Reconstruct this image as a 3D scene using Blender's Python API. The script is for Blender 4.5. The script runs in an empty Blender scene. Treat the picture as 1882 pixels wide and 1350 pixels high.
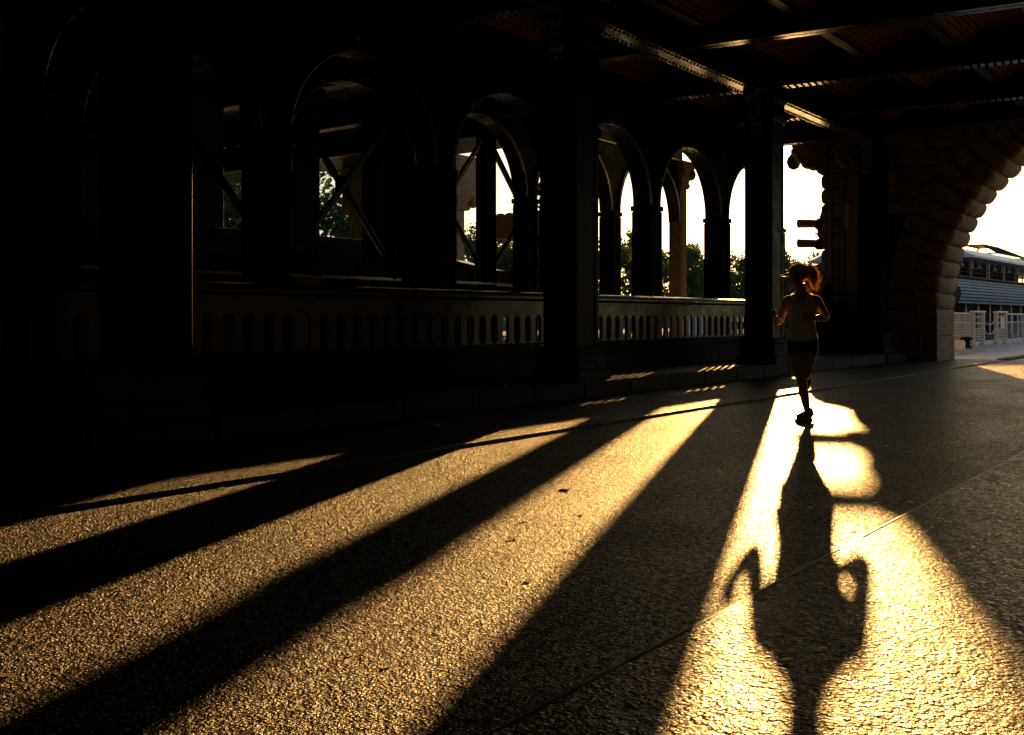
import bpy, bmesh, math, random
from mathutils import Vector, Matrix
R=math.radians; PI=math.pi
random.seed(11)
S=bpy.context.scene
C=S.collection
# ------------------------------------------------------------------ camera frame
PHI=R(37.4); F=1841.0; H=1.08; HOR=583.0
def px_ground(px,py,z=0.0):
    Z=F*(H-z)/(py-HOR); X=Z*(px-941)/F
    return (Z*math.cos(PHI)+X*math.sin(PHI), Z*math.sin(PHI)-X*math.cos(PHI))
def px_v(px,v):                       # u on the line of pixel column px at a given v
    return v/math.tan(PHI-math.atan((px-941)/F))
def px_z(u,v,py):
    Z=u*math.cos(PHI)+v*math.sin(PHI)
    return H+(HOR-py)/F*Z
# ------------------------------------------------------------------ mesh builder
class MB:
    def __init__(s): s.v=[]; s.f=[]; s.sm=[]
    def add(s,vs,fs,smooth=False):
        b=len(s.v); s.v+= [tuple(p) for p in vs]
        s.f+=[tuple(b+i for i in f) for f in fs]; s.sm+=[smooth]*len(fs)
    def box(s,x0,x1,y0,y1,z0,z1):
        s.add([(x0,y0,z0),(x1,y0,z0),(x1,y1,z0),(x0,y1,z0),(x0,y0,z1),(x1,y0,z1),(x1,y1,z1),(x0,y1,z1)],
              [(0,3,2,1),(4,5,6,7),(0,1,5,4),(1,2,6,5),(2,3,7,6),(3,0,4,7)])
    def obox(s,p0,p1,w,h,up=(0,0,1)):  # bar from p0 to p1, w sideways, h along 'up'
        p0=Vector(p0);p1=Vector(p1);d=(p1-p0).normalized();u=Vector(up)
        a=d.cross(u); a.normalize(); b=a.cross(d)
        vs=[]
        for p in (p0,p1):
            for sx,sy in((-1,-1),(1,-1),(1,1),(-1,1)): vs.append(p+a*(sx*w/2)+b*(sy*h/2))
        s.add(vs,[(3,2,1,0),(4,5,6,7),(0,1,5,4),(1,2,6,5),(2,3,7,6),(3,0,4,7)])
    def loft(s,rings,smooth=True,cap=True,closed=True):
        n=len(rings[0]); vs=[p for r in rings for p in r]; fs=[]
        for i in range(len(rings)-1):
            for j in range(n if closed else n-1):
                a=i*n+j;b=i*n+(j+1)%n; fs.append((a,b,b+n,a+n))
        s.add(vs,fs,smooth)
        if cap:
            s.add(rings[0],[tuple(range(n))[::-1]],False); s.add(rings[-1],[tuple(range(n))],False)
    def tube(s,pts,rad,n=8,smooth=True,cap=True,flat=1.0):
        pts=[Vector(p) for p in pts]
        if not hasattr(rad,'__len__'): rad=[rad]*len(pts)
        rings=[]; ref=None
        for i,p in enumerate(pts):
            d=(pts[min(i+1,len(pts)-1)]-pts[max(i-1,0)]).normalized()
            if ref is None:
                ref=Vector((0,0,1)) if abs(d.z)<.9 else Vector((1,0,0))
            a=(ref-d*ref.dot(d)).normalized(); b=d.cross(a); ref=a
            rings.append([p+a*(rad[i]*math.cos(t))+b*(rad[i]*flat*math.sin(t)) for t in [2*PI*k/n for k in range(n)]])
        s.loft(rings,smooth,cap)
    def lathe(s,prof,cx,cy,n=16,smooth=True):
        s.loft([[(cx+r*math.cos(2*PI*k/n),cy+r*math.sin(2*PI*k/n),z) for k in range(n)] for r,z in prof],smooth)
    def sqlathe(s,prof,cx,cy):         # square profile (mouldings of a square pier)
        s.loft([[(cx-r,cy-r,z),(cx+r,cy-r,z),(cx+r,cy+r,z),(cx-r,cy+r,z)] for r,z in prof],False)
    def ellip(s,c,r,rot=None,nu=16,nv=10,smooth=True):
        c=Vector(c); vs=[];fs=[]
        for i in range(nv+1):
            th=PI*i/nv
            for j in range(nu):
                p=Vector((r[0]*math.sin(th)*math.cos(2*PI*j/nu),r[1]*math.sin(th)*math.sin(2*PI*j/nu),r[2]*math.cos(th)))
                if rot is not None: p=rot@p
                vs.append(c+p)
        for i in range(nv):
            for j in range(nu):
                a=i*nu+j;b=i*nu+(j+1)%nu; fs.append((a,a+nu,b+nu,b))
        s.add(vs,fs,smooth)
    def prism(s,poly,plane,a0,a1,smooth=False):   # poly in 2D, extruded along the third axis
        def P(p,a):
            return {'xz':(p[0],a,p[1]),'yz':(a,p[0],p[1]),'xy':(p[0],p[1],a)}[plane]
        s.loft([[P(p,a0) for p in poly],[P(p,a1) for p in poly]],smooth)
    def mesh(s,name):
        m=bpy.data.meshes.new(name); m.from_pydata(s.v,[],s.f)
        m.polygons.foreach_set('use_smooth',s.sm)
        bm=bmesh.new(); bm.from_mesh(m); bmesh.ops.recalc_face_normals(bm,faces=bm.faces); bm.to_mesh(m); bm.free()
        return m
    def build(s,name,mat,parent=None,bevel=0,loc=None):
        o=bpy.data.objects.new(name,s.mesh(name)); C.objects.link(o)
        if mat: o.data.materials.append(mat)
        if parent: o.parent=parent
        if loc: o.location=loc
        if bevel:
            b=o.modifiers.new('bevel','BEVEL'); b.width=bevel; b.segments=3 if name in('shaft','rim') else 2; b.limit_method='ANGLE'; b.angle_limit=R(40)
        return o
def tag(o,label=None,cat=None,group=None,kind=None):
    if label: o['label']=label
    if cat: o['category']=cat
    if group: o['group']=group
    if kind: o['kind']=kind
    return o
def thing(name,label,cat,loc=(0,0,0),rz=0,group=None):
    o=bpy.data.objects.new(name,None); C.objects.link(o); o.location=loc; o.rotation_euler=(0,0,rz)
    o.empty_display_size=.2
    return tag(o,label,cat,group)
def dup(root,loc,label,group=None,rz=None):
    r=root.copy(); C.objects.link(r); r.location=loc; r['label']=label
    if rz is not None: r.rotation_euler=(0,0,rz)
    if group: r['group']=group
    for ch in list(root.children):
        c=ch.copy(); C.objects.link(c); c.parent=r
        for g in list(ch.children):
            d=g.copy(); C.objects.link(d); d.parent=c
    return r
# ------------------------------------------------------------------ materials
def mat(name,base,rough=.6,var=.3,scale=4.,bump=.0,bscale=30.,bdist=.005,spec=.5,metal=0.,col2=None,rvar=.15,stretch=None):
    m=bpy.data.materials.new(name); m.use_nodes=True; nt=m.node_tree; N=nt.nodes; L=nt.links
    b=N['Principled BSDF']; tc=N.new('ShaderNodeTexCoord')
    src=tc.outputs['Object']
    if stretch:
        mp=N.new('ShaderNodeMapping'); mp.inputs['Scale'].default_value=stretch; L.new(src,mp.inputs[0]); src=mp.outputs[0]
    n=N.new('ShaderNodeTexNoise'); n.inputs['Scale'].default_value=scale; n.inputs['Detail'].default_value=7; n.inputs['Roughness'].default_value=.65
    L.new(src,n.inputs['Vector'])
    r=N.new('ShaderNodeValToRGB'); L.new(n.outputs['Fac'],r.inputs[0])
    c2=col2 or tuple(c*(1+var) for c in base)
    r.color_ramp.elements[0].position=.32; r.color_ramp.elements[1].position=.68
    r.color_ramp.elements[0].color=(*[c*(1-var) for c in base],1); r.color_ramp.elements[1].color=(*c2,1)
    L.new(r.outputs[0],b.inputs['Base Color'])
    mr=N.new('ShaderNodeMapRange'); L.new(n.outputs['Fac'],mr.inputs[0])
    mr.inputs[1].default_value=.3; mr.inputs[2].default_value=.7
    mr.inputs[3].default_value=max(.03,rough-rvar); mr.inputs[4].default_value=min(1,rough+rvar)
    L.new(mr.outputs[0],b.inputs['Roughness'])
    b.inputs['Specular IOR Level'].default_value=spec; b.inputs['Metallic'].default_value=metal
    if bump:
        n2=N.new('ShaderNodeTexNoise'); n2.inputs['Scale'].default_value=bscale; n2.inputs['Detail'].default_value=6
        L.new(src,n2.inputs['Vector'])
        bp=N.new('ShaderNodeBump'); bp.inputs['Strength'].default_value=bump; bp.inputs['Distance'].default_value=bdist
        L.new(n2.outputs['Fac'],bp.inputs['Height']); L.new(bp.outputs[0],b.inputs['Normal'])
    return m
def asphalt(name,scale,base,dist,rough,spec=.5,pebble=.5):
    m=bpy.data.materials.new(name); m.use_nodes=True; nt=m.node_tree; N=nt.nodes; L=nt.links
    b=N['Principled BSDF']; tc=N.new('ShaderNodeTexCoord'); O=tc.outputs['Object']
    v=N.new('ShaderNodeTexVoronoi'); v.feature='F1'; v.inputs['Scale'].default_value=scale; L.new(O,v.inputs['Vector'])
    v2=N.new('ShaderNodeTexVoronoi'); v2.feature='F1'; v2.inputs['Scale'].default_value=scale*2.3; L.new(O,v2.inputs['Vector'])
    big=N.new('ShaderNodeTexNoise'); big.inputs['Scale'].default_value=1.1; big.inputs['Detail'].default_value=8; big.inputs['Roughness'].default_value=.7; L.new(O,big.inputs['Vector'])
    fine=N.new('ShaderNodeTexNoise'); fine.inputs['Scale'].default_value=scale*.35; fine.inputs['Detail'].default_value=5; L.new(O,fine.inputs['Vector'])
    # per stone height and colour
    sep=N.new('ShaderNodeSeparateColor'); L.new(v.outputs['Color'],sep.inputs[0])
    dome=N.new('ShaderNodeMapRange'); dome.interpolation_type='SMOOTHSTEP'; L.new(v.outputs['Distance'],dome.inputs[0])
    dome.inputs[1].default_value=.22; dome.inputs[2].default_value=.62; dome.inputs[3].default_value=1; dome.inputs[4].default_value=0
    hs=N.new('ShaderNodeMath'); hs.operation='MULTIPLY'; L.new(dome.outputs[0],hs.inputs[0]); 
    hr=N.new('ShaderNodeMapRange'); L.new(sep.outputs[0],hr.inputs[0]); hr.inputs[3].default_value=.15; hr.inputs[4].default_value=1.0
    L.new(hr.outputs[0],hs.inputs[1])
    h2=N.new('ShaderNodeMath'); h2.operation='MULTIPLY_ADD'; L.new(v2.outputs['Distance'],h2.inputs[0]); h2.inputs[1].default_value=-.35; L.new(hs.outputs[0],h2.inputs[2])
    h3=N.new('ShaderNodeMath'); h3.operation='MULTIPLY_ADD'; L.new(fine.outputs['Fac'],h3.inputs[0]); h3.inputs[1].default_value=1.1; L.new(h2.outputs[0],h3.inputs[2])
    mid=N.new('ShaderNodeTexNoise'); mid.inputs['Scale'].default_value=26; mid.inputs['Detail'].default_value=4; mid.inputs['Roughness'].default_value=.75; L.new(O,mid.inputs['Vector'])
    h4=N.new('ShaderNodeMath'); h4.operation='MULTIPLY_ADD'; L.new(mid.outputs['Fac'],h4.inputs[0]); h4.inputs[1].default_value=1.7; L.new(h3.outputs[0],h4.inputs[2]); h3=h4
    bp=N.new('ShaderNodeBump'); bp.inputs['Strength'].default_value=1; bp.inputs['Distance'].default_value=dist
    L.new(h3.outputs[0],bp.inputs['Height']); L.new(bp.outputs[0],b.inputs['Normal'])
    mix=N.new('ShaderNodeMix'); mix.data_type='RGBA'
    mix.inputs[6].default_value=(*[c*.35 for c in base],1); mix.inputs[7].default_value=(*[c*2.1 for c in base],1)
    mm=N.new('ShaderNodeMath'); mm.operation='MULTIPLY'; L.new(sep.outputs[1],mm.inputs[0]); L.new(big.outputs['Fac'],mm.inputs[1])
    mm2=N.new('ShaderNodeMath'); mm2.operation='MULTIPLY'; L.new(mm.outputs[0],mm2.inputs[0]); mm2.inputs[1].default_value=1.6
    L.new(mm2.outputs[0],mix.inputs[0])
    pit=N.new('ShaderNodeMapRange'); L.new(h3.outputs[0],pit.inputs[0]); pit.inputs[1].default_value=1.15; pit.inputs[2].default_value=1.85; pit.inputs[3].default_value=.12; pit.inputs[4].default_value=1.45
    mu=N.new('ShaderNodeMix'); mu.data_type='RGBA'; mu.blend_type='MULTIPLY'; mu.inputs[0].default_value=1; L.new(mix.outputs[2],mu.inputs[6]); L.new(pit.outputs[0],mu.inputs[7])
    L.new(mu.outputs[2],b.inputs['Base Color'])
    sp=N.new('ShaderNodeMath'); sp.operation='MULTIPLY'; L.new(pit.outputs[0],sp.inputs[0]); sp.inputs[1].default_value=spec; L.new(sp.outputs[0],b.inputs['Specular IOR Level'])
    rr=N.new('ShaderNodeMapRange'); L.new(big.outputs['Fac'],rr.inputs[0]); rr.inputs[1].default_value=.3; rr.inputs[2].default_value=.7
    rr.inputs[3].default_value=rough-.07; rr.inputs[4].default_value=rough+.1
    wear=N.new('ShaderNodeTexNoise'); wear.inputs['Scale'].default_value=.45; wear.inputs['Detail'].default_value=5; wear.inputs['Roughness'].default_value=.6
    wm=N.new('ShaderNodeMapping'); wm.inputs['Scale'].default_value=(.35,1.6,1); L.new(O,wm.inputs[0]); L.new(wm.outputs[0],wear.inputs['Vector'])
    wr=N.new('ShaderNodeMapRange'); L.new(wear.outputs['Fac'],wr.inputs[0]); wr.inputs[1].default_value=.35; wr.inputs[2].default_value=.65; wr.inputs[3].default_value=.62; wr.inputs[4].default_value=1.3
    mw=N.new('ShaderNodeMix'); mw.data_type='RGBA'; mw.blend_type='MULTIPLY'; mw.inputs[0].default_value=1; L.new(mu.outputs[2],mw.inputs[6]); L.new(wr.outputs[0],mw.inputs[7]); L.new(mw.outputs[2],b.inputs['Base Color'])
    bp.inputs['Strength'].default_value=1; bs=N.new('ShaderNodeMapRange'); L.new(wear.outputs['Fac'],bs.inputs[0]); bs.inputs[1].default_value=.35; bs.inputs[2].default_value=.65; bs.inputs[3].default_value=1; bs.inputs[4].default_value=.7; L.new(bs.outputs[0],bp.inputs['Strength'])
    rs=N.new('ShaderNodeMath'); rs.operation='MULTIPLY_ADD'; L.new(sep.outputs[2],rs.inputs[0]); rs.inputs[1].default_value=.3; L.new(rr.outputs[0],rs.inputs[2])
    rs2=N.new('ShaderNodeMath'); rs2.operation='SUBTRACT'; L.new(rs.outputs[0],rs2.inputs[0]); rs2.inputs[1].default_value=.15; L.new(rs2.outputs[0],b.inputs['Roughness'])
    return m
def brickmat():
    m=bpy.data.materials.new('red_brick'); m.use_nodes=True; nt=m.node_tree; N=nt.nodes; L=nt.links
    b=N['Principled BSDF']; uv=N.new('ShaderNodeUVMap'); br=N.new('ShaderNodeTexBrick'); L.new(uv.outputs[0],br.inputs['Vector'])
    br.inputs['Color1'].default_value=(.50,.24,.14,1); br.inputs['Color2'].default_value=(.34,.15,.09,1); br.inputs['Mortar'].default_value=(.05,.04,.03,1)
    br.inputs['Scale'].default_value=1; br.inputs['Brick Width'].default_value=.22; br.inputs['Row Height'].default_value=.09; br.inputs['Mortar Size'].default_value=.012
    L.new(br.outputs['Color'],b.inputs['Base Color']); b.inputs['Roughness'].default_value=.85
    bp=N.new('ShaderNodeBump'); bp.inputs['Distance'].default_value=.01; bp.invert=True; L.new(br.outputs['Fac'],bp.inputs['Height']); L.new(bp.outputs[0],b.inputs['Normal'])
    return m
def leafmat(name,base,trans):
    m=bpy.data.materials.new(name); m.use_nodes=True; nt=m.node_tree; N=nt.nodes; L=nt.links
    b=N['Principled BSDF']; out=N['Material Output']
    g=N.new('ShaderNodeNewGeometry'); r=N.new('ShaderNodeValToRGB'); L.new(g.outputs['Random Per Island'],r.inputs[0])
    r.color_ramp.elements[0].color=(*[c*.5 for c in base],1); r.color_ramp.elements[1].color=(*[c*1.5 for c in base],1)
    L.new(r.outputs[0],b.inputs['Base Color']); b.inputs['Roughness'].default_value=.55
    t=N.new('ShaderNodeBsdfTranslucent'); t.inputs[0].default_value=(*trans,1)
    mx=N.new('ShaderNodeMixShader'); mx.inputs[0].default_value=.4
    L.new(b.outputs[0],mx.inputs[1]); L.new(t.outputs[0],mx.inputs[2]); L.new(mx.outputs[0],out.inputs[0])
    return m
M={}
M['road']=asphalt('road_asphalt',74,(.025,.0215,.0145),.018,.44,.42)
M['lane']=asphalt('coarse_asphalt',48,(.034,.029,.021),.020,.38,.45)
M['strip']=asphalt('strip_asphalt',80,(.042,.038,.033),.012,.48,.36)
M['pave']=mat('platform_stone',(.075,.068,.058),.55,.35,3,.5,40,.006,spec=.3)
M['kerb']=mat('kerb_stone',(.040,.036,.031),.7,.35,5,.6,45,.006,spec=.2)
M['steel']=mat('dark_steel_paint',(.007,.0063,.0055),.38,.5,5,.15,18,.004,spec=.05,rvar=.12)
M['arc']=mat('sooty_arcade_iron',(.006,.0055,.005),.5,.5,5,.15,18,.004,spec=.03,rvar=.12)
M['steel_lit']=mat('soffit_steel_lit',(.12,.10,.072),.20,.6,7,.2,26,.003,spec=1.0,rvar=.10)  # steel paint lightened to carry light reflected up onto the undersides
M['rivet']=mat('rivet_steel',(.008,.007,.006),.45,.3,30)
M['iron']=mat('balustrade_iron',(.022,.020,.017),.6,.4,6,.4,60,.003,spec=.08)
M['ironrail']=mat('balustrade_rail',(.045,.04,.033),.30,.4,4,.4,50,.003)
M['stone']=mat('pier_stone',(.40,.32,.23),.8,.45,3.5,1.0,13,.05,spec=.3)
M['stone2']=mat('pilaster_stone',(.33,.27,.20),.8,.35,6,.7,35,.01,spec=.3)
M['plate']=mat('white_plate',(.75,.74,.7),.4,.08,6)
M['pipe']=mat('grey_conduit',(.2,.185,.15),.45,.3,9)
M['brick']=brickmat()
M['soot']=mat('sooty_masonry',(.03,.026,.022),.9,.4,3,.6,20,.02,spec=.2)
M['bark']=mat('bark',(.08,.06,.042),.9,.4,9,.8,30,.03,spec=.2)
M['leaf']=leafmat('leaf_mid',(.065,.105,.04),(.15,.22,.06))
M['leafd']=leafmat('leaf_dark',(.05,.09,.045),(.10,.17,.06))
M['earth']=mat('bank_earth',(.10,.09,.065),.9,.4,.6,.5,6,.05)
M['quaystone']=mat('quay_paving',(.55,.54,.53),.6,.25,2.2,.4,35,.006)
M['skin']=mat('skin',(.27,.14,.085),.5,.12,14)
M['tank']=mat('tank_fabric',(.50,.41,.36),.85,.2,30,.7,22,.02,stretch=(1,1,.5))
M['shorts']=mat('shorts_fabric',(.012,.014,.028),.7,.2,40)
M['cap']=mat('cap_fabric',(.42,.36,.30),.75,.12,50)
M['shoe']=mat('shoe_mesh',(.05,.035,.03),.7,.3,60)
M['sole']=mat('shoe_sole',(.20,.16,.13),.7,.2,40)
M['hair']=leafmat('curly_hair',(.06,.027,.010),(1.0,.64,.30))
M['hair'].node_tree.nodes['Mix Shader'].inputs[0].default_value=.65
M['eye']=mat('eye',(.02,.015,.012),.2,.1,9)
M['boat']=mat('boat_blue_panel',(.26,.38,.54),.55,.2,3,spec=.25)
M['boatroof']=mat('boat_roof_paint',(.50,.64,.80),.4,.12,2)
M['boatdark']=mat('boat_dark_hull',(.014,.017,.023),.6,.3,3,spec=.15)
M['glass']=mat('dark_glass',(.010,.012,.015),.75,.2,2,rvar=.05,spec=.03)
M['wood']=mat('boat_timber',(.045,.03,.022),.8,.35,3,spec=.05,stretch=(1,1,8))
M['gal']=mat('galvanised_rail',(.62,.62,.62),.5,.1,12)
M['gate']=mat('gate_timber_paint',(.66,.58,.48),.5,.2,12)
M['white']=mat('white_gelcoat',(.78,.78,.76),.3,.05,3)
M['lamp']=mat('floodlight_shell',(.40,.34,.28),.4,.2,12)
for nm,wt in(('skin',.8),('tank',1.0),('cap',1.0),('shorts',.4)):      # fine fuzz and nap that light up at the rim
    b_=M[nm].node_tree.nodes['Principled BSDF']; b_.inputs['Sheen Weight'].default_value=wt; b_.inputs['Sheen Roughness'].default_value=.35
M['rim']=mat('arch_rim_iron',(.012,.011,.009),.26,.5,7,.3,26,.004,spec=.6)
M['joist']=mat('joist_paint',(.04,.036,.03),.5,.5,7,.3,26,.004,spec=.2)
# water
def watermat():
    m=bpy.data.materials.new('river_water'); m.use_nodes=True; N=m.node_tree.nodes; L=m.node_tree.links
    b=N['Principled BSDF']; b.inputs['Base Color'].default_value=(.02,.032,.03,1); b.inputs['Roughness'].default_value=.12
    tc=N.new('ShaderNodeTexCoord'); n=N.new('ShaderNodeTexNoise'); n.inputs['Scale'].default_value=1.3; n.inputs['Detail'].default_value=5; L.new(tc.outputs['Object'],n.inputs['Vector'])
    bp=N.new('ShaderNodeBump'); bp.inputs['Distance'].default_value=.22; L.new(n.outputs['Fac'],bp.inputs['Height']); L.new(bp.outputs[0],b.inputs['Normal'])
    return m
M['water']=watermat()

# ================================================================== SETTING
QE=9.75                       # quay edge
WATER=-2.4
def sheet(name,x0,x1,y0,y1,z,m,t=None):
    b=MB()
    if t: b.box(x0,x1,y0,y1,z-t,z)
    else: b.add([(x0,y0,z),(x1,y0,z),(x1,y1,z),(x0,y1,z)],[(0,1,2,3)])
    return tag(b.build(name,m),kind='structure')
# ground mass of the quay with its river wall
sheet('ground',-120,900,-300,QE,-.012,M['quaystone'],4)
road_bm=MB(); road_bm.add([(-60,1.6,0),(200,1.6,0),(200,5.37,0),(-60,5.37,0)],[(0,1,2,3)])
tag(road_bm.build('road',M['road']),kind='structure')
tag((lambda b:(b.box(-60,200,-3.4,1.6,-.03,.018),b.build('road_lane',M['lane'],bevel=.006))[1])(MB()),kind='structure')
seam=MB(); x=-10.0; rs_=random.Random(2)
while x<60:
    w_=rs_.uniform(.003,.014); hh_=rs_.uniform(.0195,.0225); seam.loft([[(xx,1.590-w_,.014),(xx,1.594,hh_),(xx,1.600+w_*.3,hh_-.001),(xx,1.603+w_*.5,-.005)] for xx in (x,x+.31)],True); x+=.31
M['seam_edge']=mat('seam_bright_edge',(.16,.14,.11),.4,.4,9,.5,40,.004)  # pale tone paints the sun-caught edge of the lane joint
tag(seam.build('road_seam',M['seam_edge']),kind='structure')
strip=MB(); strip.box(-60,25.2,5.37,7.3,-.05,.03); strip.box(25.2,27.3,5.37,6.5,-.05,.022)
tag(strip.build('pavement_strip',M['strip'],bevel=.006),kind='structure')
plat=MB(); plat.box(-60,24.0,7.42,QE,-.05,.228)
tag(plat.build('raised_pavement',M['pave']),kind='structure')
# kerb stones of the raised pavement (one run, jointed)
kb=MB(); u=-12.0
while u<23.5:
    l=1.15; kb.box(u+.004,u+l-.004,7.2,7.418,-.04,.232); u+=l
kb.prism([(23.8,7.2),(24.9,7.08),(25.3,7.5),(25.3,9.6),(23.8,9.6)],'xy',-.04,.225)
tag(kb.build('kerb',M['kerb'],bevel=.02),kind='structure')
# quay kerb on the far side of the arch
kb=MB(); u=27.6
while u<120:
    kb.box(u+.004,u+1.4-.004,8.1-.0*u,8.35,-.04,.13); u+=1.4
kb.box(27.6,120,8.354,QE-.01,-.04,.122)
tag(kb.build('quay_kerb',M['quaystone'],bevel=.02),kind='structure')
fk=MB(); fk.box(27.4,120,5.37,5.62,-.04,.05)
tag(fk.build('kerb_edge',M['kerb'],bevel=.015),kind='structure')
sheet('water',-300,1500,QE-.2,1200,WATER,M['water'])
ib=MB(); ib.prism([(40,WATER-.5),(41.2,-.6),(43,-.2),(57,-.2),(59,-.6),(60,WATER-.5)],'yz',-200,420)
tag(ib.build('island_bank',M['earth']),kind='structure')
fb=MB(); fb.prism([(148,WATER-.5),(149,2.5),(260,4.5),(260,WATER-.5)],'yz',-300,1400)
tag(fb.build('far_bank',M['earth']),kind='structure')

# ================================================================== BRIDGE: front row of square iron columns
GB=5.24                        # underside of the longitudinal girders
V0=7.73
def iron_column(label,u):
    t=thing('iron_column',label,'column',(u,V0,.228),0,'tall iron columns along the pavement edge')
    b=MB(); b.sqlathe([(.40,0),(.40,.12),(.385,.14),(.36,.16),(.35,.20),(.35,.36),(.365,.38),(.37,.41),(.34,.44),(.31,.47)],0,0)
    b.build('plinth',M['kerb'],t,bevel=.008)
    b=MB(); w=.262
    b.box(-w,w,-w,w,.46,4.55)
    # raised corner angles and flange strips
    for sx in(-1,1):
        for sy in(-1,1):
            b.box(sx*.19-.085*(sx<0),sx*.19+.085*(sx>0),sy*.262-.012*(sy<0),sy*.262+.012*(sy>0),.47,4.5)
            b.box(sx*.262-.012*(sx<0),sx*.262+.012*(sx>0),sy*.19-.085*(sy<0),sy*.19+.085*(sy>0),.47,4.5)
    b.build('shaft',M['steel'],t,bevel=.011)
    b=MB(); b.sqlathe([(.29,4.50),(.30,4.56),(.33,4.60),(.33,4.66),(.29,4.70),(.28,4.86),(.32,4.93),(.36,4.96),(.36,5.01)],0,0)
    b.build('capital',M['steel'],t,bevel=.006)
    # scroll consoles under the girder on both sides (along u) 
    for s in(-1,1):
        b=MB(); pts=[]
        prof=[(.30,4.30),(.33,4.28),(.37,4.33),(.36,4.42),(.38,4.50),(.44,4.52),(.50,4.60),(.50,4.72),(.55,4.84),(.66,4.90),(.72,4.98),(.72,5.012),(.30,5.012)]
        b.prism([(s*p[0],p[1]) for p in prof],'xz',-.11,.11)
        b.ellip((s*.37,0,4.34),(.065,.13,.065)); b.ellip((s*.50,0,4.66),(.05,.13,.05)); b.ellip((s*.68,0,4.95),(.06,.13,.06))
        b.build('console',M['steel_lit'],t,bevel=.008)
    return t
for lab,u in (('nearest broad black iron column at left with gold-lit right edge',4.93),
              ('tall black iron column left of the longest riveted girder, mid picture',11.45),
              ('black iron column just behind the runner with sun glare on its edge',17.98),
              ('black iron column farthest right, standing against the stone pier',24.38)):
    iron_column(lab,u)
# ------------------------------------------------------------------ girders
def girder(name,label,p0,p1,zb,depth,fw,riv=True,group=None,double=False):
    """plate girder between p0 and p1 (x,y), underside at zb"""
    p0=Vector((*p0,0));p1=Vector((*p1,0)); L=(p1-p0).length; ang=math.atan2(p1.y-p0.y,p1.x-p0.x)
    t=thing(name,label,'girder',(p0.x,p0.y,zb),ang,group)
    b=MB(); b.box(0,L,-.012,.012,.05,depth); 
    x=1.1
    while x<L: b.box(x-.05,x+.05,-.09,.09,.06,depth-.02); x+=1.63
    b.build('web',M['steel'],t)
    b=MB()
    if double:
        b.box(0,L,-fw/2,-.02,.0,.028); b.box(0,L,.02,fw/2,.0,.028); b.box(0,L,-.02,.02,.02,.05)
    else:
        b.box(0,L,-fw/2,fw/2,.0,.03); b.box(0,L,-.10,.10,.03,.055)
    b.build('bottom_flange',M['steel_lit'],t)
    if riv:
        b=MB(); x=.06
        while x<L:
            for sy in(-1,1):
                y=sy*(fw/2-.055); n=7
                b.loft([[(x+r*math.cos(2*PI*k/n),y+r*math.sin(2*PI*k/n),z) for k in range(n)] for r,z in((.030,.002),(.024,-.016),(.008,-.023))],True)
            x+=.124
        r=b.build('rivets',M['rivet'],t); r['kind']='stuff'
    return t
girder('column_girder','long riveted girder running over the iron column row',(-8,V0),(25.1,V0),GB,.75,.36)
CB=5.40
beam_defs=[(4.93,True,'riveted cross girder over the broad left column'),(8.19,False,'plain cross beam nearest overhead at upper left'),
 (11.45,True,'riveted cross girder over the mid picture column'),(14.72,False,'cross beam with a doubled flange, brightly lit near the middle'),
 (17.98,True,'riveted cross girder over the column behind the runner'),(21.2,True,'riveted cross girder between the runner column and pier'),(24.38,False,'last cross beam against the stone arch wall')]
for u,rv,lab in beam_defs:
    sk=.15 if u<24 else 0   # the cross girders run a little askew
    girder('cross_beam',lab,(u+sk*11.93,-4.2),(u-sk*2.37,10.1),CB if rv else CB+.05,.62,.26,rv,'cross girders under the bridge deck',double=not rv)
# beams continuing over the river, higher up
for i,u in enumerate((8.19,11.45,14.72,17.98,21.2)):
    girder('river_beam','plain steel beam under the deck over the river, seen through the arches',(u,10.6),(u,42),6.0,.5,.3,False,'deck beams over the river')
# ------------------------------------------------------------------ deck: joists with brick jack arches
deck=thing('bridge_deck','dark bridge deck overhead with red brick jack arches','bridge deck',(0,0,0))
JS=1.43; j0=-4.2
b=MB(); uvs=[]
nb=10
for k in range(nb):
    a=j0+k*JS; 
    prev=None; n=10; ring=[]
    for i in range(n+1):
        t=i/n; y=a+.06+(JS-.12)*t; z=5.76+.28*math.sin(PI*t)**.8
        ring.append((y,z))
    for i in range(n):
        (y0,z0),(y1,z1)=ring[i],ring[i+1]
        b.add([(-26,y0,z0),(25.3,y0,z0),(25.3,y1,z1),(-26,y1,z1)],[(0,1,2,3)],True)
        uvs.append((k*JS*1.25+i*.16,k*JS*1.25+(i+1)*.16))
bo=b.build('brick_vault',M['brick'],deck)
uvl=bo.data.uv_layers.new(name='UVMap')
for p in bo.data.polygons:
    for li in p.loop_indices:
        co=bo.data.vertices[bo.data.loops[li].vertex_index].co
        k=int((p.center.y-j0)/JS); 
        uvl.data[li].uv=(co.x,co.y*1.18+k*.03)
for k in range(nb+1):
    a=j0+k*JS; b=MB(); b.box(-26,25.3,a-.085,a+.085,5.66,5.69); b.box(-26,25.3,a-.01,a+.01,5.69,6.0)
    b.build('joist',M['joist'],deck)
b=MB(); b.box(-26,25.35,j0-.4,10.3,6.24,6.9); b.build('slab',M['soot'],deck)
M['plates']=mat('soffit_plate_paint',(.03,.027,.022),.28,.5,5,.25,14,.004,spec=.6)
b=MB(); b.box(-26,25.35,10.303,44,6.5,6.95); b.build('soffit_plates',M['plates'],deck)
# added walls, unseen behind the camera, that keep the underpass dark
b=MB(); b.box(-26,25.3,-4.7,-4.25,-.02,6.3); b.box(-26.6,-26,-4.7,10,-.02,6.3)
tag(b.build('light_block_wall',M['soot']),'added dark wall keeping daylight out of the landward side of the underpass','wall')

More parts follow.
